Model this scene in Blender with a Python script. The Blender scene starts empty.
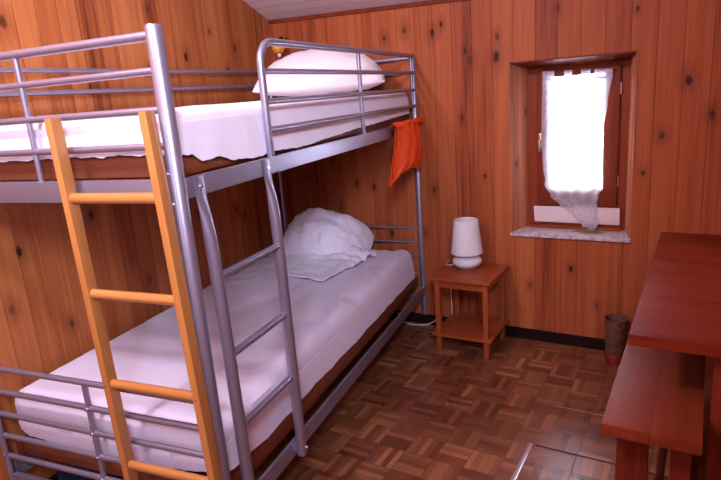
import bpy, bmesh, math, random
from mathutils import Vector, Matrix, noise
random.seed(4)
SC = bpy.context.scene
COL = SC.collection
PI = math.pi
BEDROT = math.radians(8.474)
BM = Matrix.Rotation(BEDROT, 4, 'Z')      # bunk frame -> room frame (the side wall is skewed against the back wall)
ID = Matrix.Identity(4)
W, L = .95, 2.14                          # bunk post centres
YB = 2.247                                # back wall

# ------------------------------------------------------------------ node helpers
class NT:
    def __init__(s, name):
        s.m = bpy.data.materials.new(name); s.m.use_nodes = True
        s.t = s.m.node_tree; s.t.nodes.clear()
        s.out = s.t.nodes.new('ShaderNodeOutputMaterial')
    def n(s, typ, **kw):
        nd = s.t.nodes.new(typ)
        for k, v in kw.items(): setattr(nd, k, v)
        return nd
    def link(s, a, b): s.t.links.new(a, b)
    def setin(s, sock, v):
        if isinstance(v, bpy.types.NodeSocket): s.link(v, sock)
        else: sock.default_value = v
    def math(s, op, a, b=0.0, c=0.0, clamp=False):
        nd = s.n('ShaderNodeMath', operation=op, use_clamp=clamp)
        for i, v in enumerate((a, b, c)): s.setin(nd.inputs[i], v)
        return nd.outputs[0]
    def vmath(s, op, a, b=(0, 0, 0)):
        nd = s.n('ShaderNodeVectorMath', operation=op)
        s.setin(nd.inputs[0], a); s.setin(nd.inputs[1], b)
        return nd.outputs['Value'] if op in ('LENGTH', 'DOT_PRODUCT') else nd.outputs['Vector']
    def comb(s, x, y, z):
        nd = s.n('ShaderNodeCombineXYZ')
        for i, v in enumerate((x, y, z)): s.setin(nd.inputs[i], v)
        return nd.outputs[0]
    def obj(s):
        tc = s.n('ShaderNodeTexCoord'); return tc.outputs['Object']
    def sep(s, v):
        nd = s.n('ShaderNodeSeparateXYZ'); s.link(v, nd.inputs[0]); return nd.outputs
    def noise(s, v, scale, detail=4, rough=.5, dist=0.0):
        nd = s.n('ShaderNodeTexNoise'); s.link(v, nd.inputs['Vector'])
        nd.inputs['Scale'].default_value = scale; nd.inputs['Detail'].default_value = detail
        nd.inputs['Roughness'].default_value = rough; nd.inputs['Distortion'].default_value = dist
        return nd.outputs['Fac']
    def white(s, v):
        nd = s.n('ShaderNodeTexWhiteNoise', noise_dimensions='3D'); s.link(v, nd.inputs['Vector'])
        return nd.outputs['Value']
    def ramp(s, fac, stops):
        nd = s.n('ShaderNodeValToRGB'); s.link(fac, nd.inputs[0])
        cr = nd.color_ramp
        while len(cr.elements) < len(stops): cr.elements.new(.5)
        for e, (p, c) in zip(cr.elements, stops):
            e.position = p; e.color = (*c, 1) if len(c) == 3 else c
        return nd.outputs[0]
    def mix(s, fac, a, b, mode='MIX'):
        nd = s.n('ShaderNodeMix', data_type='RGBA', blend_type=mode)
        s.setin(nd.inputs[0], fac)
        for i, v in ((6, a), (7, b)):
            if isinstance(v, tuple) and len(v) == 3: v = (*v, 1)
            s.setin(nd.inputs[i], v)
        return nd.outputs[2]
    def smooth(s, v, a, b, o0=0.0, o1=1.0):
        nd = s.n('ShaderNodeMapRange', interpolation_type='SMOOTHSTEP')
        for i, x in enumerate((v, a, b, o0, o1)): s.setin(nd.inputs[i], x)
        return nd.outputs[0]
    def bump(s, h, strength=.3, dist=.005):
        nd = s.n('ShaderNodeBump'); s.link(h, nd.inputs['Height'])
        nd.inputs['Strength'].default_value = strength; nd.inputs['Distance'].default_value = dist
        return nd.outputs[0]
    def bsdf(s, col, rough=.5, metal=0.0, bump=None, spec=.5, coat=0.0, sheen=0.0):
        p = s.n('ShaderNodeBsdfPrincipled')
        if isinstance(col, tuple): col = (*col, 1)
        s.setin(p.inputs['Base Color'], col); s.setin(p.inputs['Roughness'], rough)
        s.setin(p.inputs['Metallic'], metal); s.setin(p.inputs['Specular IOR Level'], spec)
        s.setin(p.inputs['Coat Weight'], coat); s.setin(p.inputs['Sheen Weight'], sheen)
        if bump is not None: s.link(bump, p.inputs['Normal'])
        s.link(p.outputs[0], s.out.inputs[0]); return p

def board_wall(name, au, av, w, off, knots, light, mid, dark, seamcol, rough=.45, spec=.22):
    """tongue-and-groove pine boards running along object axis av, laid side by side along au"""
    t = NT(name); P = t.sep(t.obj()); u, v = P[au], P[av]
    us = t.math('DIVIDE', t.math('ADD', u, off), w)
    idx = t.math('FLOOR', us); fr = t.math('FRACT', us)
    rnd = t.white(t.comb(idx, 3.7, 1.3)); rnd2 = t.white(t.comb(idx, 9.1, 5.3))
    big = t.noise(t.comb(t.math('MULTIPLY', u, 21.0), t.math('ADD', t.math('MULTIPLY', v, .9), t.math('MULTIPLY', rnd, 30.0)), idx), 1.0, 3, .55, .6)
    # knots: dark elliptic cores that pull the grain around them
    kn = t.noise(t.comb(u, v, 0.0), 55.0, 2, .5); kuv = t.comb(t.math('ADD', u, t.math('MULTIPLY', t.math('SUBTRACT', kn, .5), .014)), t.math('ADD', v, t.math('MULTIPLY', t.math('SUBTRACT', kn, .5), .018)), 0.0)
    kd = None
    for (ku, kv, s) in knots:
        d = t.vmath('LENGTH', t.vmath('MULTIPLY', t.vmath('SUBTRACT', kuv, (ku, kv, 0)), (1 / (.0095 * s), 1 / (.0165 * s), 0)))
        kd = d if kd is None else t.math('MINIMUM', kd, d)
    halo = t.smooth(kd, 1.0, 5.5, 1.0, 0.0)
    core = t.math('MULTIPLY', t.smooth(kd, .7, 1.55, 1.0, 0.0), t.smooth(t.noise(t.comb(u, v, 3.0), 7.0, 1, .5), .3, .62, .45, 1.0))
    wob = t.math('MULTIPLY', halo, .012)
    gu = t.math('ADD', u, wob)
    grain = t.noise(t.comb(t.math('MULTIPLY', gu, 62.0), t.math('ADD', t.math('MULTIPLY', v, 1.6), t.math('MULTIPLY', rnd2, 17.0)), idx), 1.0, 5, .62, .35)
    fine = t.noise(t.comb(t.math('MULTIPLY', gu, 260.0), t.math('MULTIPLY', v, 7.0), idx), 1.0, 3, .6)
    f = t.math('ADD', t.math('MULTIPLY', big, .50), t.math('ADD', t.math('MULTIPLY', grain, .56), t.math('ADD', t.math('MULTIPLY', fine, .13), t.math('MULTIPLY', rnd, .26))))
    f = t.math('SUBTRACT', f, .24)
    c = t.ramp(f, [(.20, dark), (.42, mid), (.70, light)])
    c = t.mix(t.math('MULTIPLY', halo, .6), c, t.mix(.7, c, dark))
    c = t.mix(core, c, (.042, .009, .005))
    e = t.math('MINIMUM', fr, t.math('SUBTRACT', 1.0, fr))
    seam = t.smooth(e, .006, .030, 1.0, 0.0)
    c = t.mix(t.math('MULTIPLY', seam, t.math('ADD', .10, t.math('MULTIPLY', rnd2, .50))), c, seamcol)
    h = t.math('SUBTRACT', t.math('MULTIPLY', grain, .12), seam)
    t.bsdf(c, t.math('ADD', rough, t.math('MULTIPLY', grain, .12)), 0, t.bump(h, .55, .003), spec)
    return t.m

def wood(name, axis, light, dark, rough=.35, spec=.5, scale=1.0, knots=0.0, coat=0.0, contrast=1.0, plank=None):
    t = NT(name); co = t.obj(); P = list(t.sep(co))
    sc = [34.0 * scale] * 3; sc[axis] = 2.2 * scale
    v = t.comb(*[t.math('MULTIPLY', P[i], sc[i]) for i in range(3)])
    g = t.noise(v, 1.0, 5, .6, .5)
    sc2 = [6.0 * scale] * 3; sc2[axis] = .9
    b = t.noise(t.comb(*[t.math('MULTIPLY', P[i], sc2[i]) for i in range(3)]), 1.0, 2, .5, .8)
    f = t.math('ADD', t.math('MULTIPLY', g, .6 * contrast), t.math('MULTIPLY', b, .6 * contrast))
    f = t.math('ADD', f, .5 - .6 * contrast)
    c = t.ramp(f, [(.3, dark), (.68, light)])
    if plank:
        pa, pw = plank
        ps = t.math('DIVIDE', P[pa], pw); r = t.white(t.comb(t.math('FLOOR', ps), 2.2, 7.7)); fr = t.math('FRACT', ps)
        c = t.mix(t.math('MULTIPLY', r, .45), c, dark)
        e = t.math('MINIMUM', fr, t.math('SUBTRACT', 1.0, fr))
        c = t.mix(t.smooth(e, .0, .02, .6, 0.0), c, tuple(x * .4 for x in dark))
    if knots:
        vo = t.n('ShaderNodeTexVoronoi', feature='F1')
        sk = [7.0] * 3; sk[axis] = 4.0
        t.link(t.comb(*[t.math('MULTIPLY', P[i], sk[i]) for i in range(3)]), vo.inputs['Vector'])
        vo.inputs['Scale'].default_value = knots
        k = t.smooth(vo.outputs['Distance'], .06, .13, 1.0, 0.0)
        c = t.mix(k, c, tuple(x * .22 for x in dark))
    t.bsdf(c, rough, 0, t.bump(g, .12, .002), spec, coat)
    return t.m

def plain(name, col, rough=.5, metal=0.0, spec=.5, var=.06, nscale=30.0, bumpd=0.0, bscale=60.0, coat=0.0, sheen=0.0):
    t = NT(name); co = t.obj()
    n = t.noise(co, nscale, 3, .5)
    c = t.mix(n, tuple(max(0, x * (1 - var)) for x in col), tuple(min(1, x * (1 + var)) for x in col))
    b = t.bump(t.noise(co, bscale, 4, .6), .6, bumpd) if bumpd else None
    t.bsdf(c, rough, metal, b, spec, coat, sheen)
    return t.m

# ------------------------------------------------------------------ materials
KB = [(0.454,1.768,1.0),(0.587,1.797,1.1),(0.759,1.761,1.2),(0.815,1.80,.8),(0.977,1.596,1.2),(0.949,1.646,.8),(0.92,1.287,.8),
      (2.027,1.41,1.3),(2.13,1.247,1.0),(1.855,0.978,.7),(1.129,1.699,.9),(1.122,1.598,1.5),(0.729,0.872,1.0),(1.047,0.958,.7),
      (0.316,0.883,.9),(0.053,0.745,1.0),(0.851,0.205,1.3),(0.425,0.588,1.2),(.66,.60,.9),(.02,1.05,1.1),(.19,.90,.7),(1.30,.33,.8),(1.52,.45,.9),
      (1.66,.25,.7),(1.93,1.16,1.0),(1.44,1.80,.9),(1.80,1.75,.7),(2.35,1.5,1.1),(2.5,1.1,1.0),(.62,1.35,.6),(-.2,.95,.8)]
KL = [(0.379,1.813,1.3),(1.386,1.718,1.2),(1.849,1.776,1.1),(1.75,1.655,.8),(0.227,1.241,1.4),(0.24,0.983,1.1),(0.598,1.046,1.3),
      (0.862,0.663,1.4),(1.649,0.843,1.1),(1.735,0.793,.9),(0.161,0.779,1.0),(0.397,0.629,.9),(.72,1.58,.7),(1.10,1.66,.8),(1.62,1.86,.6),
      (.60,1.60,.8),(1.15,1.93,.8),(.05,1.50,.9),(-.3,1.2,1.1),(.95,1.10,.8),(1.30,.9,.9),(2.1,1.2,.8),(1.05,.80,.8)]
PL, PM, PD = (.55, .17, .055), (.38, .092, .028), (.20, .040, .013)
M = {}
M['wall_back'] = board_wall('pine_boards_back', 0, 2, .113, .03, KB, (.48,.140,.046), (.35,.083,.026), (.145,.027,.010), (.07,.013,.006))
M['wall_left'] = board_wall('pine_boards_left', 1, 2, .098, .06, KL, (.54,.195,.058), (.36,.102,.029), (.145,.032,.011), (.07,.014,.006))
M['wall_other'] = board_wall('pine_boards_plain', 1, 2, .11, .0, [(.3, 1.1, 1.0), (-1.0, 1.5, 1.0)], PL, PM, PD, (.10, .02, .008))
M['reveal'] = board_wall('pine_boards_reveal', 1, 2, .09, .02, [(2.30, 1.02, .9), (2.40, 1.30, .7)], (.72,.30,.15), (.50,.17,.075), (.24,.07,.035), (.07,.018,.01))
M['win_frame'] = wood('brown_window_frame_wood', 2, (.34,.075,.026), (.20,.036,.014), .5, .15)
M['win_wood'] = wood('stained_window_wood', 2, (.24,.045,.016), (.13,.022,.009), .5, .15)
M['base'] = wood('dark_skirting_wood', 0, (.020,.006,.004), (.010,.004,.003), .8, .15)
M['ladder'] = wood('varnished_ladder_pine', 2, (.55,.24,.068), (.37,.13,.029), .3, .5, 1.2, contrast=.8)
M['ladder_rung'] = wood('varnished_rung_pine', 0, (.55,.24,.068), (.37,.13,.029), .3, .5, 1.2, contrast=.8)
M['stand'] = wood('orange_nightstand_wood', 0, (.42,.095,.026), (.30,.055,.016), .3, .5, 1.0)
M['stand_leg'] = wood('orange_nightstand_leg_wood', 2, (.42,.10,.028), (.30,.058,.016), .3)
M['table'] = wood('red_varnished_table_wood', 0, (.34,.045,.010), (.13,.014,.005), .45, .18, .8, .55, .0, plank=(1, .17))
M['bench'] = wood('red_varnished_bench_wood', 1, (.27,.050,.014), (.13,.020,.007), .42, .22, .8, .4, .0, plank=(0, .135))
M['bench_leg'] = wood('red_varnished_leg_wood', 2, (.22,.032,.012), (.11,.013,.006), .45, .25)
M['slat'] = wood('brown_bed_base_wood', 1, (.20,.045,.012), (.12,.024,.007), .4)
M['slat_end'] = wood('brown_bed_base_end_wood', 0, (.20,.05,.016), (.12,.026,.009), .5)
M['steel'] = plain('silver_painted_steel', (.34,.33,.42), .34, .72, .5, .04, 12, .0002, 300)
M['bolt'] = plain('zinc_bolt', (.75,.73,.78), .25, 1.0)
M['ceramic'] = plain('white_ceramic', (.80,.76,.78), .22, 0, .5, .02)
M['cord'] = plain('white_plastic_cord', (.75,.70,.72), .4)
M['brass'] = plain('pale_brass', (.85,.72,.50), .25, .9)
M['marble'] = None
M['whiteboard'] = plain('painted_board', (.86,.76,.74), .5, 0, .4, .05, 18)
M['navy'] = plain('navy_wool', (.030,.035,.085), .9, 0, .2, .2, 40, .002, 90, sheen=.3)
M['amber'] = plain('amber_wood_glass', (.85,.36,.04), .18, 0, .6, .15, 20, coat=.6)
M['darkmetal'] = plain('dark_bronze', (.06,.03,.025), .4, .7)
M['red'] = plain('red_gloss_plastic', (.25,.02,.015), .2, 0, .6, coat=.5)
M['black'] = plain('black_rubber', (.012,.010,.012), .5)
M['strip'] = plain('worn_metal_strip', (.62,.56,.60), .28, .85)
M['outer'] = plain('plaster_outside', (.5,.48,.45), .8)

def cloth(name, col, trans=.0, wr=.0035, sc=9.0):
    t = NT(name); co = t.obj()
    n1 = t.noise(co, sc, 5, .6, 1.2); n2 = t.noise(co, 140.0, 2, .5)
    h = t.math('ADD', n1, t.math('MULTIPLY', n2, .05))
    c = t.mix(n1, tuple(x * .96 for x in col), col)
    p = t.bsdf(c, .85, 0, t.bump(h, .5, wr), .25, 0, .25)
    return t.m
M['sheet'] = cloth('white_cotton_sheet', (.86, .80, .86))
M['sheet_low'] = cloth('shaded_white_sheet', (.70, .63, .74))  # white sheet again, with the lower bunk's shade put into its colour
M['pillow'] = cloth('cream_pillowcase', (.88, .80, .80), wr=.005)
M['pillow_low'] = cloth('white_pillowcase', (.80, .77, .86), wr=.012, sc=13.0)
def bagm():
    t = NT('orange_nylon'); co = t.obj()
    n = t.noise(co, 14.0, 4, .6, .8)
    c = t.mix(n, (.90, .075, .010), (1.0, .13, .022))
    t.bsdf(c, .6, 0, t.bump(n, .5, .01), .2); return t.m
M['bag'] = bagm()
def marble():
    t = NT('speckled_marble_sill'); co = t.obj()
    n = t.noise(co, 38.0, 5, .7, 1.0)
    c = t.ramp(n, [(.34, (.20, .16, .17)), (.5, (.58, .52, .54)), (.66, (.74, .68, .70))])
    t.bsdf(c, .3, 0, None, .5); return t.m
M['marble'] = marble()
def parquet():
    t = NT('mosaic_parquet'); g = t.n('ShaderNodeNewGeometry'); P = t.sep(g.outputs['Position'])
    T = .128
    x = t.math('DIVIDE', t.math('ADD', P[0], 5.03), T); y = t.math('DIVIDE', t.math('ADD', P[1], 5.05), T)
    tx, ty = t.math('FLOOR', x), t.math('FLOOR', y); fx, fy = t.math('FRACT', x), t.math('FRACT', y)
    ck = t.math('MODULO', t.math('ADD', tx, ty), 2.0)
    s = t.math('ADD', t.math('MULTIPLY', fx, ck), t.math('MULTIPLY', fy, t.math('SUBTRACT', 1.0, ck)))
    r = t.math('ADD', t.math('MULTIPLY', fy, ck), t.math('MULTIPLY', fx, t.math('SUBTRACT', 1.0, ck)))
    k = t.math('MULTIPLY', s, 5.0); ki = t.math('FLOOR', k); kf = t.math('FRACT', k)
    rnd = t.white(t.comb(tx, t.math('ADD', t.math('MULTIPLY', ty, 1.37), .5), t.math('ADD', ki, .5)))
    trn = t.white(t.comb(tx, ty, 21.5))
    gr = t.noise(t.comb(t.math('MULTIPLY', s, 9.0), t.math('MULTIPLY', r, 1.3), t.math('MULTIPLY', rnd, 40.0)), 1.0, 4, .6, .4)
    wear = t.noise(g.outputs['Position'], 2.3, 3, .6)
    f = t.math('ADD', t.math('ADD', t.math('MULTIPLY', rnd, .50), t.math('MULTIPLY', trn, .22)), t.math('ADD', t.math('MULTIPLY', gr, .22), t.math('MULTIPLY', wear, .22)))
    c = t.ramp(f, [(.20, (.105, .030, .013)), (.45, (.185, .060, .025)), (.70, (.255, .090, .037)), (.95, (.44, .185, .078))])
    e1 = t.math('MINIMUM', kf, t.math('SUBTRACT', 1.0, kf)); e2 = t.math('MINIMUM', r, t.math('SUBTRACT', 1.0, r)); e3 = t.math('MINIMUM', s, t.math('SUBTRACT', 1.0, s))
    seam = t.math('MAXIMUM', t.smooth(e1, .0, .06, .45, 0.0), t.math('MAXIMUM', t.smooth(e2, .0, .02, .8, 0.0), t.smooth(e3, .0, .02, .8, 0.0)))
    c = t.mix(seam, c, (.04, .014, .008))
    h = t.math('SUBTRACT', t.math('MULTIPLY', rnd, .25), seam)
    t.bsdf(c, t.math('ADD', .20, t.math('MULTIPLY', wear, .20)), 0, t.bump(h, .25, .0015), .5)
    return t.m
M['parquet'] = parquet()
def ceilm():
    t = NT('white_ceiling_boards'); P = t.sep(t.obj())
    ys = t.math('DIVIDE', P[1], .085); fr = t.math('FRACT', ys); rn = t.white(t.comb(t.math('FLOOR', ys), 1.5, 4.5))
    e = t.math('MINIMUM', fr, t.math('SUBTRACT', 1.0, fr))
    seam = t.smooth(e, .0, .07, 1.0, 0.0)
    c = t.mix(rn, (.70, .66, .70), (.80, .76, .79)); c = t.mix(t.math('MULTIPLY', seam, .6), c, (.30, .25, .27))
    t.bsdf(c, .45, 0, t.bump(t.math('SUBTRACT', 1.0, seam), .5, .004), .4); return t.m
M['ceil'] = ceilm()
def sheer():
    t = NT('sheer_voile'); 
    a = t.n('ShaderNodeBsdfTransparent'); b = t.n('ShaderNodeBsdfTranslucent'); d = t.n('ShaderNodeBsdfDiffuse')
    b.inputs[0].default_value = (.93, .94, 1, 1); d.inputs[0].default_value = (.86, .90, 1.0, 1)
    m1 = t.n('ShaderNodeMixShader'); m1.inputs[0].default_value = .5; t.link(b.outputs[0], m1.inputs[1]); t.link(d.outputs[0], m1.inputs[2])
    w = t.noise(t.obj(), 22.0, 3, .5)
    m2 = t.n('ShaderNodeMixShader'); t.link(t.smooth(w, .3, .7, .55, .78), m2.inputs[0]); t.link(a.outputs[0], m2.inputs[1]); t.link(m1.outputs[0], m2.inputs[2])
    t.link(m2.outputs[0], t.out.inputs[0]); return t.m
M['sheer'] = sheer()
def glassm():
    t = NT('window_glass'); a = t.n('ShaderNodeBsdfTransparent'); g = t.n('ShaderNodeBsdfGlossy'); g.inputs['Roughness'].default_value = .02
    fz = t.n('ShaderNodeFresnel'); fz.inputs[0].default_value = 1.45
    m = t.n('ShaderNodeMixShader'); t.link(fz.outputs[0], m.inputs[0]); t.link(a.outputs[0], m.inputs[1]); t.link(g.outputs[0], m.inputs[2])
    t.link(m.outputs[0], t.out.inputs[0]); return t.m
M['glass'] = glassm()
def mottled():
    t = NT('mottled_brown_surface'); n = t.noise(t.obj(), 22.0, 4, .6, 1.0)
    t.bsdf(t.ramp(n, [(.35, (.05, .02, .015)), (.5, (.14, .055, .035)), (.7, (.22, .10, .07))]), .5); return t.m
M['mottled'] = mottled()
M['ballast'] = plain('dry_stem', (.16, .17, .05), .7)

# ------------------------------------------------------------------ mesh helpers
class MB:
    def __init__(s): s.b = bmesh.new()
    def box(s, x0, x1, y0, y1, z0, z1, bev=0.0, mat=None, seg=2):
        b = bmesh.new(); bmesh.ops.create_cube(b, size=1)
        for v in b.verts: v.co = Vector((x0 + (v.co.x + .5) * (x1 - x0), y0 + (v.co.y + .5) * (y1 - y0), z0 + (v.co.z + .5) * (z1 - z0)))
        if bev: bmesh.ops.bevel(b, geom=b.edges[:], offset=bev, segments=seg, profile=.7, affect='EDGES')
        if mat: bmesh.ops.transform(b, matrix=mat, verts=b.verts)
        s.merge(b); return s
    def hexa(s, pts, bev=0.0):
        """8 points: bottom ring of 4, top ring of 4"""
        b = bmesh.new(); v = [b.verts.new(p) for p in pts]
        for f in ((3,2,1,0),(4,5,6,7),(0,1,5,4),(1,2,6,5),(2,3,7,6),(3,0,4,7)): b.faces.new([v[i] for i in f])
        bmesh.ops.recalc_face_normals(b, faces=b.faces[:])
        if bev: bmesh.ops.bevel(b, geom=b.edges[:], offset=bev, segments=2, profile=.7, affect='EDGES')
        s.merge(b); return s
    def merge(s, b):
        me = bpy.data.meshes.new('tmp'); b.to_mesh(me); b.free(); s.b.from_mesh(me); bpy.data.meshes.remove(me)
    def tube(s, pts, r, seg=14, cap=True, flat=None):
        """round tube along points; r number or list; flat=list of (scale along a, scale along b)"""
        pts = [Vector(p) for p in pts]; n = len(pts)
        rr = r if isinstance(r, (list, tuple)) else [r] * n
        T = []
        for i in range(n):
            a = pts[max(0, i - 1)]; c = pts[min(n - 1, i + 1)]; T.append((c - a).normalized())
        up = Vector((1, 0, 0)) if abs(T[0].x) < .8 else Vector((0, 1, 0))
        N = (up - T[0] * up.dot(T[0])).normalized()
        rings = []
        for i in range(n):
            N = (N - T[i] * N.dot(T[i])).normalized(); Bv = T[i].cross(N)
            fa, fb = flat[i] if flat else (1, 1)
            rings.append([s.b.verts.new(pts[i] + (N * math.cos(2*PI*k/seg) * fa + Bv * math.sin(2*PI*k/seg) * fb) * rr[i]) for k in range(seg)])
        for i in range(n - 1):
            for k in range(seg): s.b.faces.new([rings[i][k], rings[i][(k+1)%seg], rings[i+1][(k+1)%seg], rings[i+1][k]])
        if cap:
            s.b.faces.new(list(reversed(rings[0]))); s.b.faces.new(rings[-1])
        return s
    def lathe(s, prof, c, seg=32):
        rings = []
        for (r, z) in prof:
            if r < 1e-5: rings.append([s.b.verts.new((c[0], c[1], c[2] + z))])
            else: rings.append([s.b.verts.new((c[0] + r*math.cos(2*PI*k/seg), c[1] + r*math.sin(2*PI*k/seg), c[2] + z)) for k in range(seg)])
        for a, b2 in zip(rings, rings[1:]):
            for k in range(seg):
                if len(a) == 1 and len(b2) == 1: continue
                if len(a) == 1: s.b.faces.new([a[0], b2[k], b2[(k+1)%seg]])
                elif len(b2) == 1: s.b.faces.new([a[k], a[(k+1)%seg], b2[0]])
                else: s.b.faces.new([a[k], a[(k+1)%seg], b2[(k+1)%seg], b2[k]])
        return s
    def grid(s, fn, nu, nv, thick=0.0):
        """sheet fn(u,v) in 0..1; with thickness it is closed"""
        P = [[Vector(fn(i / nu, j / nv)) for j in range(nv + 1)] for i in range(nu + 1)]
        def nrm(i, j):
            a = P[min(nu, i+1)][j] - P[max(0, i-1)][j]; b2 = P[i][min(nv, j+1)] - P[i][max(0, j-1)]
            q = a.cross(b2); return q.normalized() if q.length > 1e-9 else Vector((0, 0, 1))
        A = [[s.b.verts.new(P[i][j]) for j in range(nv+1)] for i in range(nu+1)]
        for i in range(nu):
            for j in range(nv): s.b.faces.new([A[i][j], A[i+1][j], A[i+1][j+1], A[i][j+1]])
        if thick:
            B2 = [[s.b.verts.new(P[i][j] - nrm(i, j) * thick) for j in range(nv+1)] for i in range(nu+1)]
            for i in range(nu):
                for j in range(nv): s.b.faces.new([B2[i][j+1], B2[i+1][j+1], B2[i+1][j], B2[i][j]])
            for i in range(nu):
                s.b.faces.new([A[i][0], B2[i][0], B2[i+1][0], A[i+1][0]]); s.b.faces.new([A[i+1][nv], B2[i+1][nv], B2[i][nv], A[i][nv]])
            for j in range(nv):
                s.b.faces.new([A[0][j+1], B2[0][j+1], B2[0][j], A[0][j]]); s.b.faces.new([A[nu][j], B2[nu][j], B2[nu][j+1], A[nu][j+1]])
        return s

def props(o, label=None, cat=None, group=None, kind=None):
    if label: o['label'] = label
    if cat: o['category'] = cat
    if group: o['group'] = group
    if kind: o['kind'] = kind
    return o
def make(name, mb, mat, parent=None, frame=ID, smooth=True, loc=None, label=None):
    """link the built mesh; geometry is given in `frame` coordinates.  Object origin keeps the frame's orientation."""
    me = bpy.data.meshes.new(name)
    bmesh.ops.recalc_face_normals(mb.b, faces=mb.b.faces[:])
    o = bpy.data.objects.new(name, me); COL.objects.link(o)
    if parent is not None:
        pw = ROOTM[parent.name]
        mb.b.transform(pw.inverted() @ frame); ROOTM[o.name] = pw
        o.parent = parent
    else:
        base = frame @ (Matrix.Translation(loc) if loc is not None else ID)
        mb.b.transform(base.inverted() @ frame)
        o.matrix_world = base; ROOTM[o.name] = base
    mb.b.to_mesh(me); mb.b.free(); me.materials.append(M[mat])
    if smooth:
        for p in me.polygons: p.use_smooth = True
        try: me.set_sharp_from_angle(angle=math.radians(38))
        except Exception: pass
    if label: o['label'] = label
    return o
ROOTM = {}
def root(name, loc, label, cat, group=None, frame=ID, kind=None):
    o = bpy.data.objects.new(name, None); COL.objects.link(o)
    o.empty_display_size = .1
    m = frame @ Matrix.Translation(loc); o.matrix_world = m; ROOTM[o.name] = m
    return props(o, label, cat, group, kind)

# ------------------------------------------------------------------ the setting
WX0, WX1, WZ0, WZ1 = 1.194, 1.808, .638, 1.559
WT = .36   # wall thickness
RX = 3.1; FY = -2.4
def struct(name, mb, mat, frame=ID, loc=None, smooth=False, label=None):
    o = make(name, mb, mat, None, frame, smooth, loc); o['kind'] = 'structure'
    if label: o['label'] = label
    return o
struct('floor', MB().box(-1.1, RX + .1, FY - .1, YB + WT, -.08, 0), 'parquet', label='brown basket weave mosaic parquet floor')
b = MB()
TOP = 2.15
b.box(-.75, WX0, YB, YB + WT, 0, TOP); b.box(WX1, RX + .1, YB, YB + WT, 0, TOP)
b.box(WX0, WX1, YB, YB + WT, 0, WZ0 - .02); b.box(WX0, WX1, YB, YB + WT, WZ1, TOP)
struct('wall_back', b, 'wall_back', label='orange pine board back wall with the small window')
struct('wall_left', MB().box(-.17, -.05, FY - .3, 2.5, 0, 3.7), 'wall_left', BM, label='orange knotty pine board wall along the bunk bed')
struct('wall_right', MB().box(RX, RX + .1, FY - .1, YB, 0, 3.8), 'wall_other')
struct('wall_front', MB().box(-1.0, RX, FY - .1, FY, 0, 3.8), 'wall_other')
CM = Matrix.Translation((0, YB, 1.955)) @ Matrix.Rotation(math.radians(-1.9), 4, 'Y').inverted() @ Matrix.Rotation(math.radians(-19.0), 4, 'X')
struct('ceiling', MB().box(-1.5, 3.4, -5.2, .4, 0, .08), 'ceil', CM, label='sloping ceiling of white painted boards')
struct('trim_1', MB().box(-.50, 3.1, YB - .006, YB + .02, -.004, .012).box(-.50, 3.1, YB - .012, YB, -.02, -.004, 0), 'win_wood',
       Matrix.Translation((0, 0, 1.955)) @ Matrix.Rotation(math.radians(1.9), 4, 'Y'), label='thin dark strip between the back wall and the ceiling')
struct('baseboard_back', MB().box(-.36, RX, YB - .016, YB, 0, .062, .003), 'base', label='dark skirting along the back wall')
struct('baseboard_left', MB().box(-.05, -.034, FY + .2, 2.25, 0, .062, .003), 'base', BM)

# window reveal: pine boards on both cheeks and the head, marble sill
wn = root('window_1', (0, 0, 0), 'small deep set casement window with red brown wooden frame', None, kind='structure'); del wn['kind']; wn['kind'] = 'structure'
D = .18; YF = YB + D
IX0, IX1, IZ1 = 1.250, 1.756, 1.522
def wedge(x0, x1, xi0, xi1, z0, z1):
    return MB().hexa([(x0, YB - .004, z0), (x1, YB - .004, z0), (xi1, YF + .02, z0), (xi0, YF + .02, z0), (x0, YB - .004, z1), (x1, YB - .004, z1), (xi1, YF + .02, z1), (xi0, YF + .02, z1)])
make('reveal_board', wedge(WX0 - .004, WX0 + .002, WX0 - .004, IX0, WZ0, WZ1 + .004), 'reveal', wn, smooth=False)
make('reveal_board', wedge(WX1 - .002, WX1 + .004, IX1, WX1 + .004, WZ0, WZ1 + .004), 'reveal', wn, smooth=False)
make('reveal_board', MB().hexa([(WX0, YB - .004, WZ1 - .003), (WX1, YB - .004, WZ1 - .003), (WX1, YF + .02, IZ1), (WX0, YF + .02, IZ1), (WX0, YB - .004, WZ1 + .004), (WX1, YB - .004, WZ1 + .004), (WX1, YF + .02, WZ1 + .004), (WX0, YF + .02, WZ1 + .004)]), 'win_wood', wn, smooth=False)
make('window_sill', MB().box(WX0 - .004, WX1 + .004, YB - .018, YF + .02, WZ0 - .018, WZ0, .004), 'marble', wn, label='pale speckled marble sill')
b = MB(); y0, y1 = YF, YF + .06
b.box(WX0, 1.320, y0, y1, WZ0 - .02, WZ1, .004); b.box(1.700, WX1, y0, y1, WZ0 - .02, WZ1, .004)
b.box(1.31, 1.71, y0, y1, WZ0 - .02, .80, .004); b.box(1.31, 1.71, y0, y1, 1.48, WZ1, .004)
b.box(1.262, 1.748, YF - .045, YF + .004, WZ0, WZ0 + .016, .003)
make('window_frame', b, 'win_frame', wn)
b = MB(); y0, y1 = YF - .022, YF + .030
GX0, GX1, GZ0, GZ1 = 1.366, 1.643, .866, 1.470
b.box(1.296, GX0, y0, y1, .768, 1.504, .006); b.box(GX1, 1.719, y0, y1, .768, 1.504, .006)
b.box(GX0 - .004, GX1 + .004, y0 + .001, y1 - .001, .768, GZ0, .004); b.box(GX0 - .004, GX1 + .004, y0 + .001, y1 - .001, GZ1, 1.504, .004)
sash = make('sash', b, 'win_wood', wn)
make('pane', MB().box(GX0 - .003, GX1 + .003, YF + .004, YF + .008, GZ0 - .003, GZ1 + .003), 'glass', sash, smooth=False)
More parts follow.
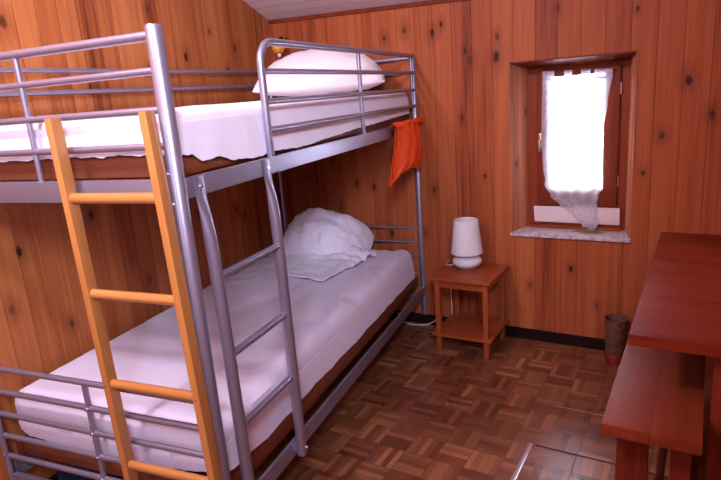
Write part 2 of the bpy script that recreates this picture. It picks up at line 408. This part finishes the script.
b = MB().box(1.308, 1.322, YF - .028, YF - .021, 1.09, 1.175, .002).tube([(1.315, YF - .022, 1.13), (1.315, YF - .05, 1.13), (1.315, YF - .055, 1.13)], .006)
b.tube([(1.315, YF - .052, 1.14), (1.316, YF - .054, 1.10), (1.320, YF - .052, 1.075)], [.007, .006, .005])
make('window_handle', b, 'brass', sash, label='pale metal lever handle')
for z in (.88, 1.36):
    make('hinge', MB().tube([(1.721, YF - .010, z), (1.721, YF - .010, z + .06)], .005), 'brass', sash)
make('curtain_rod', MB().tube([(1.325, YF - .045, 1.499), (1.70, YF - .045, 1.484)], .003, 10), 'darkmetal', wn)

# ------------------------------------------------------------------ the bunk bed
bed = root('bunk_bed', (W / 2, L / 2, 0), 'silver steel bunk bed with rail ends, guard rail and built in side ladder', 'bunk bed', frame=BM)
HT = 1.665; RP = .0215
LX = -.012
def steel(name, mb, parent=bed, mat='steel', **k): return make(name, mb, mat, parent, BM, **k)
def post(x, y, h, r):
    b = MB().tube([(x, y, .012), (x, y, h - .006), (x, y, h)], [r, r, r * .85], 20)
    p = steel('post', b)
    steel('foot_cap', MB().tube([(x, y, 0), (x, y, .02)], r * 1.08, 16), p, 'black')
    return p
P_NR = post(W, 0, HT, RP); P_FR = post(W, L, HT, RP)
P_FL = post(LX, L, HT, .016); P_NL = post(LX - .018, 0, HT, .0115)
for sgn, yy, pp, xs in ((1, 0, P_NR, (W - .018,)),):
    for z in (1.30, 1.22, .20): steel('bolt', MB().tube([(W - .012, -.018, z), (W - .014, -.027, z)], .006, 10), pp, 'bolt')
Zup = (1.640, 1.557, 1.461, 1.370)
Zlo = (.630, .539, .448, .358, .273)
for yy in (0.0, L):
    for z in Zup:
        r = .0125 if z > 1.6 else .010
        steel('end_rail', MB().tube([(LX, yy, z), (W, yy, z)], r, 12))
    for z in Zlo: steel('end_rail', MB().tube([(LX, yy, z), (W, yy, z)], .010 if yy == 0 else .0078, 12))
    steel('upright', MB().tube([(.454, yy + (-.0 if yy == 0 else 0), 1.25), (.454, yy, 1.635)], .0085, 12))
    up = steel('upright', MB().tube([(.450, yy, .15), (.450, yy, .630)], .010, 12))
    if yy == 0:
        for z in Zlo[1:]: steel('bolt', MB().tube([(.450, -.009, z), (.450, -.015, z)], .005, 8), up, 'bolt')
        for z in Zlo[2:]: steel('bolt', MB().tube([(LX - .018, -.011, z), (LX - .018, -.017, z)], .005, 8), P_NL, 'bolt')
    steel('end_beam', MB().box(LX, W, yy - .012 if yy == 0 else yy - .010, yy + .010 if yy == 0 else yy + .012, 1.222, 1.284, .004))
    steel('end_beam', MB().box(LX, W, yy - .010, yy + .010, .16, .20, .004))
# side beams: L section, outer face upright and a ledge that carries the base
def lbeam(x, sgn, z0, z1):
    b = MB().box(min(x, x + sgn * .012), max(x, x + sgn * .012), .012, L - .012, z0, z1, .003)
    b.box(min(x, x - sgn * .035), max(x, x - sgn * .035), .02, L - .02, z0, z0 + .004)
    return b
steel('side_beam', lbeam(W + .008, 1, 1.229, 1.284)); steel('side_beam', lbeam(LX, -1, 1.229, 1.284))
steel('side_beam', lbeam(W + .000, 1, .196, .256)); steel('side_beam', lbeam(LX, -1, .196, .256))
for z in (1.64, 1.557):
    steel('guard_rail', MB().tube([(LX + .004, 0, z), (LX + .004, L, z)], .010, 10))
# guard rail loop on the open side
GY = .470
pts = [(W + .004, GY, 1.25), (W + .004, GY, 1.575)]
for k in range(1, 8):
    a = k / 8 * PI / 2; pts.append((W + .004, GY + .075 * (1 - math.cos(a)), 1.575 + .075 * math.sin(a)))
pts += [(W + .004, GY + .075, 1.650), (W + .004, L, 1.650)]
gd = steel('guard_frame', MB().tube(pts, .0125, 14))
for z in Zup[1:]: steel('guard_rail', MB().tube([(W + .004, GY, z), (W + .004, L, z)], .010, 12))
steel('upright', MB().tube([(W + .004, 1.305, 1.25), (W + .004, 1.305, 1.645)], .0095, 12))
steel('upright', MB().tube([(W + .004, 2.095, 1.25), (W + .004, 2.095, 1.645)], .0085, 12))
# built-in steel ladder, ends pressed flat where they bolt on
for i, yy in enumerate((.058, .384)):
    dy = lambda z: .022 * max(0, (z - .2) / 1.08) * i
    zz = [(W + .024, 1.282), (W + .024, 1.235), (W + .025, 1.215), (W + .030, 1.17), (W + .034, 1.11), (W + .037, 1.02), (W + .041, .70), (W + .044, .42), (W + .047, .235), (W + .046, .215)]
    pts = [(x, yy + dy(z), z) for x, z in zz]
    fl = [(.12, 1.0), (.12, 1.0), (.22, 1.0), (.65, .97), (.95, .95)] + [(1, 1)] * 5
    rr = [.022] * 3 + [.0205, .0195] + [.0185] * 4 + [.0175]
    lr = steel('ladder_upright', MB().tube(pts, rr, 18, flat=fl))
    steel('bolt', MB().tube([(1.012, yy, .245), (1.022, yy, .245)], .007, 10), lr, 'bolt')
    steel('bolt', MB().tube([(W + .024, yy + dy(1.25), 1.255), (W + .031, yy + dy(1.25), 1.255)], .006, 10), lr, 'bolt')
    steel('bracket', MB().box(W + .010, 1.0, yy - .012, yy + .012, .228, .252), lr)
for z in (.997, .755, .522):
    steel('ladder_rung', MB().tube([(W + .040, .058, z), (W + .040, .384 + .022 * (z - .2) / 1.08, z)], .0115, 12))
# brown plywood-sided bases with slats
def bed_base(z0):
    b = MB()
    for x0, x1 in ((.005, .030), (W - .048, W - .027)): b.box(x0, x1, .02, L - .02, z0, z0 + .060, .003)
    o = make('base_frame', b, 'slat', bed, BM)
    for ya in (.034, L - .058): make('base_end_board', MB().box(.03, W - .03, ya, ya + .024, z0, z0 + .060, .003), 'slat_end', o, BM)
    s = MB()
    for k in range(14): s.box(.028, W - .028, .09 + k * .147, .15 + k * .147, z0 + .040, z0 + .050)
    make('slats', s, 'slat_end', o, BM)
bed_base(1.285); bed_base(.262)

# ------------------------------------------------------------------ mattresses
def fbm(x, y, z=0.0, o=4):
    return noise.fractal(Vector((x, y, z)), 1.0, 2.0, o)
def softbox(x0, x1, y0, y1, z0, z1, r, disp, nx=46, ny=96, nz=7):
    b = bmesh.new()
    cx, cy, cz = (x0+x1)/2, (y0+y1)/2, (z0+z1)/2; hx, hy, hz = (x1-x0)/2, (y1-y0)/2, (z1-z0)/2
    vd = {}
    def V(i, j, k):
        key = (i, j, k)
        if key in vd: return vd[key]
        def sp(t):  # denser at the ends
            return math.copysign(1 - (1 - abs(t)) ** 1.25, t)
        p = Vector((sp(2*i/nx-1)*hx, sp(2*j/ny-1)*hy, (2*k/nz-1)*hz))
        q = Vector((max(-hx+r, min(hx-r, p.x)), max(-hy+r, min(hy-r, p.y)), max(-hz+r, min(hz-r, p.z))))
        d = p - q
        if d.length > 1e-6: p = q + d.normalized() * r
        p += Vector((cx, cy, cz)); p = disp(p, k / nz)
        vd[key] = b.verts.new(p); return vd[key]
    for i in range(nx):
        for j in range(ny):
            b.faces.new([V(i,j,nz), V(i+1,j,nz), V(i+1,j+1,nz), V(i,j+1,nz)]); b.faces.new([V(i,j+1,0), V(i+1,j+1,0), V(i+1,j,0), V(i,j,0)])
    for i in range(nx):
        for k in range(nz):
            b.faces.new([V(i,0,k), V(i+1,0,k), V(i+1,0,k+1), V(i,0,k+1)]); b.faces.new([V(i,ny,k+1), V(i+1,ny,k+1), V(i+1,ny,k), V(i,ny,k)])
    for j in range(ny):
        for k in range(nz):
            b.faces.new([V(0,j,k+1), V(0,j+1,k+1), V(0,j+1,k), V(0,j,k)]); b.faces.new([V(nx,j,k), V(nx,j+1,k), V(nx,j+1,k+1), V(nx,j,k+1)])
    m = MB(); m.merge(b); return m
def dispU(p, t):
    q = p.copy()
    if t > .9: q.z += .006 * fbm(p.x*5, p.y*4, 1) + .004 * fbm(p.x*16, p.y*9, 3)
    q.x += .004 * fbm(p.y*7, p.z*9, 5) * (1 if p.x > .5 else 0)
    return q
mu = make('mattress', softbox(.022, .925, .030, 2.105, 1.346, 1.462, .038, dispU), 'sheet', None, BM, loc=(W/2, L/2, 1.346))
props(mu, 'mattress in a white sheet on the upper bunk', 'mattress', 'bunk mattresses')
def hem(path, z1, zf, amp=.006, seed=0.0, n=150, rows=6, out=.006):
    """sheet edge hanging over the base, hem height zf(s)"""
    def fn(u, v):
        s = u * (len(path) - 1); i = min(int(s), len(path) - 2); f = s - i
        p = Vector(path[i]).lerp(Vector(path[i+1]), f); d = (Vector(path[i+1]) - Vector(path[i])).normalized(); nrm = Vector((d.y, -d.x))
        zb = zf(p.x, p.y); z = z1 + (zb - z1) * v
        w = amp * v * fbm(p.x*14 + seed, p.y*14, z*2) + out * v
        q = p + nrm * w
        return (q.x, q.y, z)
    return MB().grid(fn, n, rows, .0025)
def lerp_tab(tab, s):
    for (a, va), (b2, vb) in zip(tab, tab[1:]):
        if s <= b2: 
            f = max(0, (s - a) / (b2 - a)); f = f*f*(3-2*f); return va + (vb - va) * f
    return tab[-1][1]
tabU = [(0.0, 1.345), (.09, 1.338), (.14, 1.312), (.20, 1.318), (.29, 1.297), (.42, 1.288), (.50, 1.296), (.74, 1.288), (1.0, 1.30), (1.3, 1.312), (2.1, 1.33)]
def hemU(x, y):
    if x < .90 and y < .1: return 1.346 + .007 * fbm(x*6, 3) + .004 * fbm(x*30, 2)
    return lerp_tab(tabU, y) + .004 * fbm(y*30, 2)
make('sheet_edge', hem([(.03, .034), (.30, .030), (.60, .030), (.885, .030), (.915, .040), (.926, .065), (.926, .70), (.926, 1.4), (.926, 2.08)], 1.425, hemU, .004, 0, 260, out=.009), 'sheet', mu, BM)
def dispL(p, t):
    q = p.copy()
    if t > .9:
        w = .010 * fbm(p.x*3.1, p.y*2.3, 1)
        # creases fanning out from the pillow
        dx, dy = p.x - .55, p.y - 1.75; a = math.atan2(dy, dx); rr = math.hypot(dx, dy)
        w += .009 * math.sin(a * 26 + 3 * fbm(p.x*3, p.y*3)) * max(0, 1 - abs(rr - .65) / .55) * (.6 + fbm(p.x*5, p.y*5, 9))
        w += .003 * fbm(p.x*14, p.y*10, 3) + .007 * fbm(p.x*9 + p.y*4, p.y*3 - p.x*5, 7) * max(0, 1 - abs(p.y - 1.1) / .9)
        q.z += w
    if p.y < .3: q.y += .008 * fbm(p.x*6, p.z*8, 4)
    return q
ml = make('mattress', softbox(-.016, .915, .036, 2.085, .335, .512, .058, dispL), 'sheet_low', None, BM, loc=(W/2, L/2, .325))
props(ml, 'mattress in a white sheet, toned darker for shade, on the lower bunk', 'mattress', 'bunk mattresses')
tabE = [(.0, .372), (.10, .350), (.30, .325), (.42, .335), (.55, .318), (.70, .345), (.90, .362)]
def hemL(x, y):
    if x < .88 and y < .1: return lerp_tab(tabE, x) + .004 * fbm(x*30, 2)
    return .336 + .010 * fbm(y*5, 3) + .003 * fbm(y*30, 2) + .02 * max(0, 1 - y / .25)
make('sheet_edge', hem([(.03, .050), (.06, .040), (.40, .040), (.86, .040), (.898, .052), (.916, .09), (.916, .7), (.916, 1.4), (.916, 2.04)], .44, hemL, .004, 3, 260, out=.008), 'sheet_low', ml, BM)
# ------------------------------------------------------------------ pillows
def pillow(a, bb, h, mtx, seed, n=54, sag=.0, wr=.008, cr_=.1):
    b = bmesh.new(); vs = {}
    def P(i, j, s):
        u, v = 2*i/n-1, 2*j/n-1
        edge = (i in (0, n)) or (j in (0, n)); key = (i, j, 0 if edge else s)
        if key in vs: return vs[key]
        su, sv = math.copysign(1-(1-abs(u))**1.5, u), math.copysign(1-(1-abs(v))**1.5, v)
        pin = 1 - .07 * (1 - su*su) ** 1 ; pin2 = 1 - .09 * (1 - sv*sv)
        rc = 1 - cr_ * (su*su*sv*sv); x = a * su * pin2 * rc; y = bb * sv * pin * rc
        t = (max(0, 1 - abs(su)**2.2) ** .6) * (max(0, 1 - abs(sv)**2.2) ** .6)
        z = s * h * .5 * t * (1.25 if s > 0 else .75)
        z += wr * fbm(x*9 + seed, y*9, s) * t + .5 * wr * fbm(x*26 + seed, y*20, s*2) * min(1, t*2)
        z -= sag * (1 - t) * .5
        vs[key] = b.verts.new(mtx @ Vector((x, y, z))); return vs[key]
    for s in (1, -1):
        for i in range(n):
            for j in range(n):
                f = [P(i,j,s), P(i+1,j,s), P(i+1,j+1,s), P(i,j+1,s)]
                b.faces.new(f if s > 0 else f[::-1])
    m = MB(); m.merge(b); return m
mt = Matrix.Translation((.53, 1.78, 1.565)) @ Matrix.Rotation(math.radians(21), 4, 'Z') @ Matrix.Rotation(math.radians(7), 4, 'X')
pu = make('pillow', pillow(.385, .245, .245, mt, 2.0, sag=.05, cr_=.10), 'pillow', None, BM, loc=(.53, 1.80, 1.465))
props(pu, 'plump cream pillow lying behind the guard rail on the upper bunk', 'pillow', 'bunk pillows')
mt = Matrix.Translation((.40, 1.88, .605)) @ Matrix.Rotation(math.radians(-10), 4, 'Z') @ Matrix.Rotation(math.radians(30), 4, 'X') @ Matrix.Rotation(math.radians(8), 4, 'Y')
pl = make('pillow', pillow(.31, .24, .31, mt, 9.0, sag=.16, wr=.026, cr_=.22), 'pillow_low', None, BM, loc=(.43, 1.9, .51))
props(pl, 'crumpled white pillow heaped against the far end of the lower bunk', 'pillow', 'bunk pillows')
def flap(u, v):
    # loose tail of the pillowcase spread over the mattress, coming to a blunt point
    A0, A1 = Vector((.12, 1.92)), Vector((.75, 1.86)); B0, B1 = Vector((.36, 1.42)), Vector((.64, 1.35))
    p = A0.lerp(A1, u).lerp(B0.lerp(B1, u), v)
    p.y += .05 * math.sin(u * PI) * (1 - v) * -1
    w = .020 * abs(fbm(p.x*8, p.y*11, 3)) + .012 * math.sin(p.y*75 + 4*fbm(p.x*5, p.y*5)) * max(0, 1-v*1.4) + .012*fbm(p.x*22, p.y*16, 1) * (1-v)
    z = .527 + .085 * (1 - v) ** 2 * math.sin(u*PI) ** .6 + w * (.35 + .65 * (1 - v))
    return (p.x, p.y, z)
make('pillowcase_flap', MB().grid(flap, 60, 60, .008), 'pillow_low', pl, BM)

# ------------------------------------------------------------------ wooden ladder hooked on the end of the bunk
lad = root('wooden_ladder', (.8, -.055, 0), 'orange varnished wooden ladder standing against the end of the bunk bed', 'ladder', frame=BM)
def lx(z, side):   # rail centre, the ladder widens towards the floor
    return (.600 + (1.46 - z) * .022) if side == 0 else (.925 + (1.46 - z) * .031)
for side in (0, 1):
    xa, xb = lx(1.462, side), lx(0, side); hw = .012; ya, yb = -.0615, -.0255
    b = MB().hexa([(xb-hw, ya, 0), (xb+hw, ya, 0), (xb+hw, yb, 0), (xb-hw, yb, 0), (xa-hw, ya, 1.462), (xa+hw, ya, 1.462), (xa+hw, yb, 1.462), (xa-hw, yb, 1.462)], .004)
    rl = make('ladder_rail', b, 'ladder', lad, BM)
    for z in (.674, .401): make('screw', MB().tube([(lx(z, side), ya + .002, z), (lx(z, side), ya - .001, z)], .004, 10), 'brass', rl, BM)
for z in (1.242, .961, .674, .395, .115):
    make('ladder_rung', MB().tube([(lx(z, 0), -.044, z), (lx(z, 1), -.044, z)], .0130, 14, flat=[(1, 1.15)] * 2), 'ladder_rung', lad, BM)

# ------------------------------------------------------------------ orange bag hung on the beam by the far post
bg = root('cloth_bag', (.995, 1.9, 1.0), 'orange cloth bag hanging from the bunk side beam beside the far post', 'bag', frame=BM)
def bagf(side):
    def fn(u, v):   # v 0 top .. 1 bottom, u 0 near .. 1 far
        ztop = 1.303
        yl = lerp_tab([(0, 1.60), (.14, 1.645), (.28, 1.64), (.8, 1.56), (1, 1.50)], v)
        yr = lerp_tab([(0, 2.10), (.14, 2.05), (.3, 2.07), (.75, 2.11), (1, 2.03)], v)
        zb = 1.00 + .02 * u + .035 * math.sin(u*PI)
        y = yl + (yr - yl) * u; z = ztop + (zb - ztop) * v
        puff = .026 * math.sin(PI * min(1, max(0, u))) * min(1, v * 2.2) * (1 - max(0, v - .85) / .15 * .9)
        fold = .005 * math.sin(u * 22 + v * 3) * (1 - v * .5) + .007 * fbm(y*9, z*9, 2)
        x = .986 + (puff + fold if side else -.004 * 0 + fold * .3) + (.012 if side else 0)
        return (x, y, z)
    return fn
b = MB().grid(bagf(1), 40, 40, .003).grid(bagf(0), 30, 30, .003)
make('pouch', b, 'bag', bg, BM)
def hemf(u, v):
    a = v * 2 * PI; y = 1.60 + .50 * u; r = .017 + .002 * math.sin(u * 40)
    return (.998 + .012 * math.cos(a), y, 1.288 + r * math.sin(a) + .003*math.sin(u*17))
make('folded_hem', MB().grid(hemf, 40, 14), 'bag', bg, BM)
make('cord_end', MB().tube([(.998, 1.575, 1.268), (.998, 1.60, 1.286), (.998, 2.10, 1.288), (.998, 2.16, 1.275)], .007, 8), 'black', bg, BM)

# ------------------------------------------------------------------ amber wall lamp in the corner
wl = root('wall_lamp', (-.272, 2.245, 1.78), 'small amber wall lamp in the corner above the upper bunk', 'lamp')
c = (-.268, 2.17)
make('lamp_shade', MB().lathe([(.012, .042), (.034, .036), (.042, .012), (.042, -.014), (.030, -.034), (.014, -.042), (0, -.042)], (c[0], c[1], 1.790), 8), 'amber', wl, smooth=False)
make('bulb_tip', MB().lathe([(.012, 0), (.014, -.012), (.008, -.022), (0, -.025)], (c[0], c[1], 1.750), 14), 'ceramic', wl)
make('bracket', MB().tube([(c[0], c[1], 1.83), (c[0], c[1] + .03, 1.85), (c[0], YB, 1.84)], .006, 10).lathe([(0, 0), (.02, 0), (.02, .01), (0, .01)], (c[0], YB - .012, 1.835), 16), 'darkmetal', wl)

# ------------------------------------------------------------------ nightstand and lamp
NX0, NX1, NY0, NY1, NH = .835, 1.186, 1.879, 2.228, .449
ns = root('nightstand', ((NX0+NX1)/2, (NY0+NY1)/2, 0), 'small orange wooden nightstand with a lower shelf against the back wall', 'nightstand')
make('table_top', MB().box(NX0, NX1, NY0, NY1, NH - .018, NH, .004), 'stand', ns)
for x in (NX0 + .040, NX1 - .034):
    for y in (NY0 + .03, NY1 - .035):
        make('leg', MB().box(x - .014, x + .014, y - .014, y + .014, 0, NH - .017, .003), 'stand_leg', ns)
b = MB().box(NX0 + .04, NX1 - .034, NY0 + .022, NY0 + .038, NH - .062, NH - .016, .002).box(NX0 + .04, NX1 - .034, NY1 - .043, NY1 - .027, NH - .062, NH - .016, .002)
b.box(NX0 + .032, NX0 + .048, NY0 + .03, NY1 - .035, NH - .062, NH - .016, .002).box(NX1 - .042, NX1 - .026, NY0 + .03, NY1 - .035, NH - .062, NH - .016, .002)
make('apron', b, 'stand', ns)
make('shelf', MB().box(NX0 + .004, NX1 - .002, NY0 + .004, NY1 - .01, .100, .116, .003), 'stand', ns)
LC = (.978, 2.105, NH)
tl = root('table_lamp', LC, 'white table lamp with tapered shade and squashed round base on the nightstand', 'lamp')
prof = [(0, 0), (.038, 0), (.050, .004)]
for k in range(1, 16):
    a = -PI/2 + PI * k / 16; prof.append((.084 * math.cos(a) ** .8, .042 + .038 * math.sin(a)))
prof += [(.022, .083), (.014, .095), (.012, .108)]
prof.sort(key=lambda q: q[1]); prof = [(0, 0)] + [q for q in prof if q[0] > 0] + [(0, .108)]
make('lamp_base', MB().lathe(prof, LC, 40), 'ceramic', tl)
M['shade'] = plain('white_fabric_shade', (.84, .80, .80), .6, 0, .3, .02, 60)
sp = [(.090, .092), (.068, .282), (.066, .284), (.064, .282), (.086, .094), (.088, .0915), (.090, .092)]
sh = make('lamp_shade', MB().lathe(sp, LC, 44), 'shade', tl)
make('shade_ring', MB().tube([(LC[0] - .066, LC[1], LC[2] + .24), (LC[0] + .066, LC[1], LC[2] + .24)], .002, 6).tube([(LC[0], LC[1], LC[2] + .10), (LC[0], LC[1], LC[2] + .24)], .007, 10), 'brass', sh)
make('cord', MB().tube([(LC[0] - .075, LC[1] + .01, NH + .014), (LC[0] - .11, LC[1] + .0, NH + .005), (LC[0] - .135, LC[1] + .015, NH + .004), (LC[0]-.155, LC[1]+.10, NH+.004), (LC[0] - .158, LC[1] + .124, NH - .02), (LC[0]-.158, LC[1]+.128, .12), (LC[0]-.158, LC[1]+.128, .07)], .003, 8), 'cord', tl)

# ------------------------------------------------------------------ curtain, board and stem in the window
cr = root('sheer_curtain', (1.49, YF - .06, .65), 'sheer white tab top curtain hanging ragged over the window pane', 'curtain')
tl_ = [(.63, 1.578), (.672, 1.550), (.72, 1.500), (.776, 1.432), (.83, 1.378), (.889, 1.350), (1.0, 1.338), (1.14, 1.329), (1.475, 1.334)]
tr_ = [(.63, 1.622), (.672, 1.634), (.72, 1.622), (.783, 1.628), (.845, 1.630), (.872, 1.655), (1.0, 1.650), (1.184, 1.648), (1.32, 1.664), (1.475, 1.684)]
def curt(u, v):
    z = 1.459 - v * .812
    if v > .7: z += .016 * math.sin(u * 7 + .6) * (v - .7) * 3
    a, b2 = lerp_tab(tl_, z), lerp_tab(tr_, z)
    a += .006 * fbm(z*22, 1) * (1 if z < 1 else .3); b2 += .006 * fbm(z*22, 5) * (1 if z < .9 else .2)
    x = a + (b2 - a) * u
    y = YF - .048 + .007 * math.sin(u * 26 + 1.4 * math.sin(z * 4)) * (.4 + v * .7) - max(0, v - .8) * .10
    return (x, y, z)
make('voile', MB().grid(curt, 90, 80), 'sheer', cr)
for (xa, xb) in ((1.334, 1.394), (1.446, 1.486), (1.531, 1.576), (1.597, 1.684)):
    def tab(u, v, xa=xa, xb=xb):
        a = v * 2 * PI; x = xa + (xb - xa) * u; zc = 1.499 - (x - 1.325) / .375 * .015
        return (x, YF - .047 + .007 * math.cos(a) , (zc - .018) + .024 * math.sin(a))
    make('hanging_tab', MB().grid(tab, 6, 16), 'sheer', cr)
make('top_hem', MB().box(1.334, 1.684, YF - .049, YF - .047, 1.440, 1.462), 'sheer', cr)
pb = make('painted_board', MB().hexa([(1.283, YF - .016, .668), (1.738, YF - .016, .666), (1.738, YF - .001, .666), (1.283, YF - .001, .668),
                                      (1.283, YF - .040, .762), (1.738, YF - .040, .764), (1.738, YF - .023, .764), (1.283, YF - .023, .762)], .002), 'whiteboard', loc=(1.51, YF - .02, .667))
props(pb, 'cream painted board fixed across the frame below the window pane', 'board')
b = MB()
for q in range(7):
    x0, yy = 1.60 + random.uniform(-.03, .03), YB + .085 + random.uniform(-.025, .025); a = random.uniform(-.6, .6) + (PI if q % 2 else 0)
    b.tube([(x0, yy, WZ0 + .004), (x0 + .03*math.cos(a), yy + .03*math.sin(a), WZ0 + .010), (x0 + .065*math.cos(a), yy + .06*math.sin(a), WZ0 + .004)], [.003, .005, .0015], 6)
ds = make('dry_sprig', b, 'ballast', loc=(1.60, YB + .085, WZ0)); props(ds, 'dry greenish sprig lying on the window sill under the curtain', 'plant')

# ------------------------------------------------------------------ table and bench on the right
TX0, TX1, TY0, TZ = 1.95, 3.06, .915, .684
tb = root('table', ((TX0+TX1)/2, (TY0+YB)/2, 0), 'red brown varnished wooden table standing against the back wall', 'table')
make('table_top', MB().box(TX0, TX1, TY0, YB - .004, TZ - .036, TZ, .004), 'table', tb)
for (x, y) in ((2.225, .985), (2.225, 2.12), (2.93, .985), (2.93, 2.12)):
    make('leg', MB().box(x - .045, x + .045, y - .03, y + .03, 0.013 if y < 1.2 and x < 2.5 else 0, TZ - .035, .004), 'bench_leg', tb)
make('cross_rail', MB().box(2.21, 2.24, 1.01, 2.10, .12, .19, .003), 'bench_leg', tb)
make('cross_rail', MB().box(2.25, 2.92, 2.10, 2.14, .56, .64, .003), 'bench_leg', tb)
bn = root('bench', (2.03, 1.1, 0), 'low red brown wooden bench pushed partly under the table', 'bench')
make('seat', MB().box(1.900, 2.163, .762, 1.50, .412, .450, .004), 'bench', bn)
for y in (.84, 1.42):
    make('leg', MB().box(1.935, 2.025, y, y + .035, .013, .414, .004), 'bench_leg', bn)
    make('leg', MB().box(2.085, 2.14, y, y + .035, .013, .414, .004), 'bench_leg', bn)
make('stretcher', MB().box(2.04, 2.065, .86, 1.44, .10, .16, .003).box(1.94, 2.14, .845, .87, .10, .15, .003).box(1.94, 2.14, 1.425, 1.45, .10, .15, .003), 'bench_leg', bn)
# mottled bin with a red foot behind the table edge
bi = root('waste_bin', (1.80, 2.10, 0), 'small mottled brown bin with a red shiny foot beside the table', 'bin')
make('bin_body', MB().lathe([(0, .05), (.048, .05), (.056, .20), (.058, .245), (.054, .245), (.050, .20), (.045, .06), (0, .06)], (1.775, 2.12, 0), 24), 'mottled', bi)
make('bin_foot', MB().lathe([(0, 0), (.045, 0), (.052, .02), (.052, .045), (.046, .056), (0, .056)], (1.775, 2.12, 0), 24), 'red', bi)

# ------------------------------------------------------------------ trapdoor in the floor
ht = root('floor_hatch', (2.0, 1.0, 0), 'parquet covered floor hatch with a worn metal edge beside the bench', 'hatch')
make('hatch_panel', MB().box(1.580, 2.75, .25, 1.208, 0, .010, .001), 'parquet', ht, smooth=False)
make('hatch_panel', MB().box(1.590, 2.75, 1.222, 1.552, 0, .006, .001), 'parquet', ht, smooth=False)
make('edge_strip', MB().box(1.560, 1.579, .25, 1.222, 0, .009, .002), 'strip', ht, label='worn pale metal strip')
make('gap_seal', MB().box(1.580, 2.75, 1.2085, 1.2215, 0, .003), 'black', ht)
make('edge_strip', MB().box(1.592, 2.75, 1.552, 1.558, 0, .005, .001), 'strip', ht)

# ------------------------------------------------------------------ odds and ends under the bunk
def blk(u, v):
    a = v * 2 * PI; rx, rz = .115, .055 - .01 * math.sin(u*5)
    ca, sa = math.cos(a), math.sin(a)
    x = .10 + rx * math.copysign(abs(ca)**.45, ca); z = .058 + rz * math.copysign(abs(sa)**.45, sa); y = .16 + .42 * u
    return (x, y, max(0, z) + .004*fbm(x*20, y*20, z*20))
b = MB().grid(blk, 40, 48)
bk = make('folded_blanket', b, 'navy', None, BM, loc=(.1, .37, 0)); props(bk, 'dark navy folded blanket on the floor under the lower bunk', 'blanket')
bpy.context.view_layer.update()
cb = make('floor_cable', MB().tube([(.44, 2.232, .05), (.47, 2.215, .010), (.50, 2.20, .004), (.56, 2.185, .004), (.62, 2.20, .004), (.66, 2.225, .004), (.70, 2.225, .03), (.74, 2.232, .07)], .004, 8), 'cord', loc=(.56, 2.2, 0))
props(cb, 'thin white cable lying on the floor behind the far bunk post', 'cable')

# ------------------------------------------------------------------ light
wd = bpy.data.worlds.new('World'); SC.world = wd; wd.use_nodes = True
bgd = wd.node_tree.nodes['Background']; bgd.inputs[0].default_value = (.78, .80, 1.0, 1); bgd.inputs[1].default_value = 20
def lamp(name, typ, loc, power, col, size=.1, rot=None):
    d = bpy.data.lights.new(name, typ); d.energy = power; d.color = col
    if typ == 'POINT': d.shadow_soft_size = size
    o = bpy.data.objects.new(name, d); COL.objects.link(o); o.location = loc
    if rot: o.rotation_euler = rot
    return o
lamp('ceiling_lamp_light', 'POINT', (.62, -.75, 2.62), 125, (.96, .82, 1.0), .10)
al = lamp('rear_area_light', 'AREA', (.95, -2.3, 1.85), 14, (.74, .74, 1.0), rot=(math.radians(84), 0, math.radians(-4)))  # unseen soft light placed behind the camera; no doorway is built there
al.data.shape = 'RECTANGLE'; al.data.size = .9; al.data.size_y = 1.1
sp_, tg_ = Vector((2.55, -1.5, 2.45)), Vector((.45, .9, 1.25))
al = lamp('side_fill', 'AREA', sp_, 15, (.72, .74, 1.0), rot=(tg_ - sp_).to_track_quat('-Z', 'Y').to_euler())  # added fill light, aimed to brighten the open side of the upper bunk
al.data.shape = 'RECTANGLE'; al.data.size = .6; al.data.size_y = .6; al.data.spread = math.radians(62)

cam = bpy.data.cameras.new('Camera'); co = bpy.data.objects.new('Camera', cam); COL.objects.link(co)
yaw, pit, rol = math.radians(31.724), math.radians(-14.262), math.radians(-4.462)
fw = Vector((-math.sin(yaw)*math.cos(pit), math.cos(yaw)*math.cos(pit), math.sin(pit))); rt = Vector((math.cos(yaw), math.sin(yaw), 0)); up = rt.cross(fw)
r2 = math.cos(rol)*rt + math.sin(rol)*up; u2 = -math.sin(rol)*rt + math.cos(rol)*up
co.matrix_world = Matrix(((r2.x, u2.x, -fw.x, 2.124), (r2.y, u2.y, -fw.y, -.891), (r2.z, u2.z, -fw.z, 1.463), (0, 0, 0, 1)))
cam.sensor_width = 36; cam.lens = 573.892 / 721 * 36; cam.clip_start = .02
SC.camera = co
SC.view_settings.view_transform = 'Standard'; SC.view_settings.look = 'None'; SC.view_settings.gamma = 1
SC.view_settings.exposure = 0.0
SC.view_settings.use_curve_mapping = False
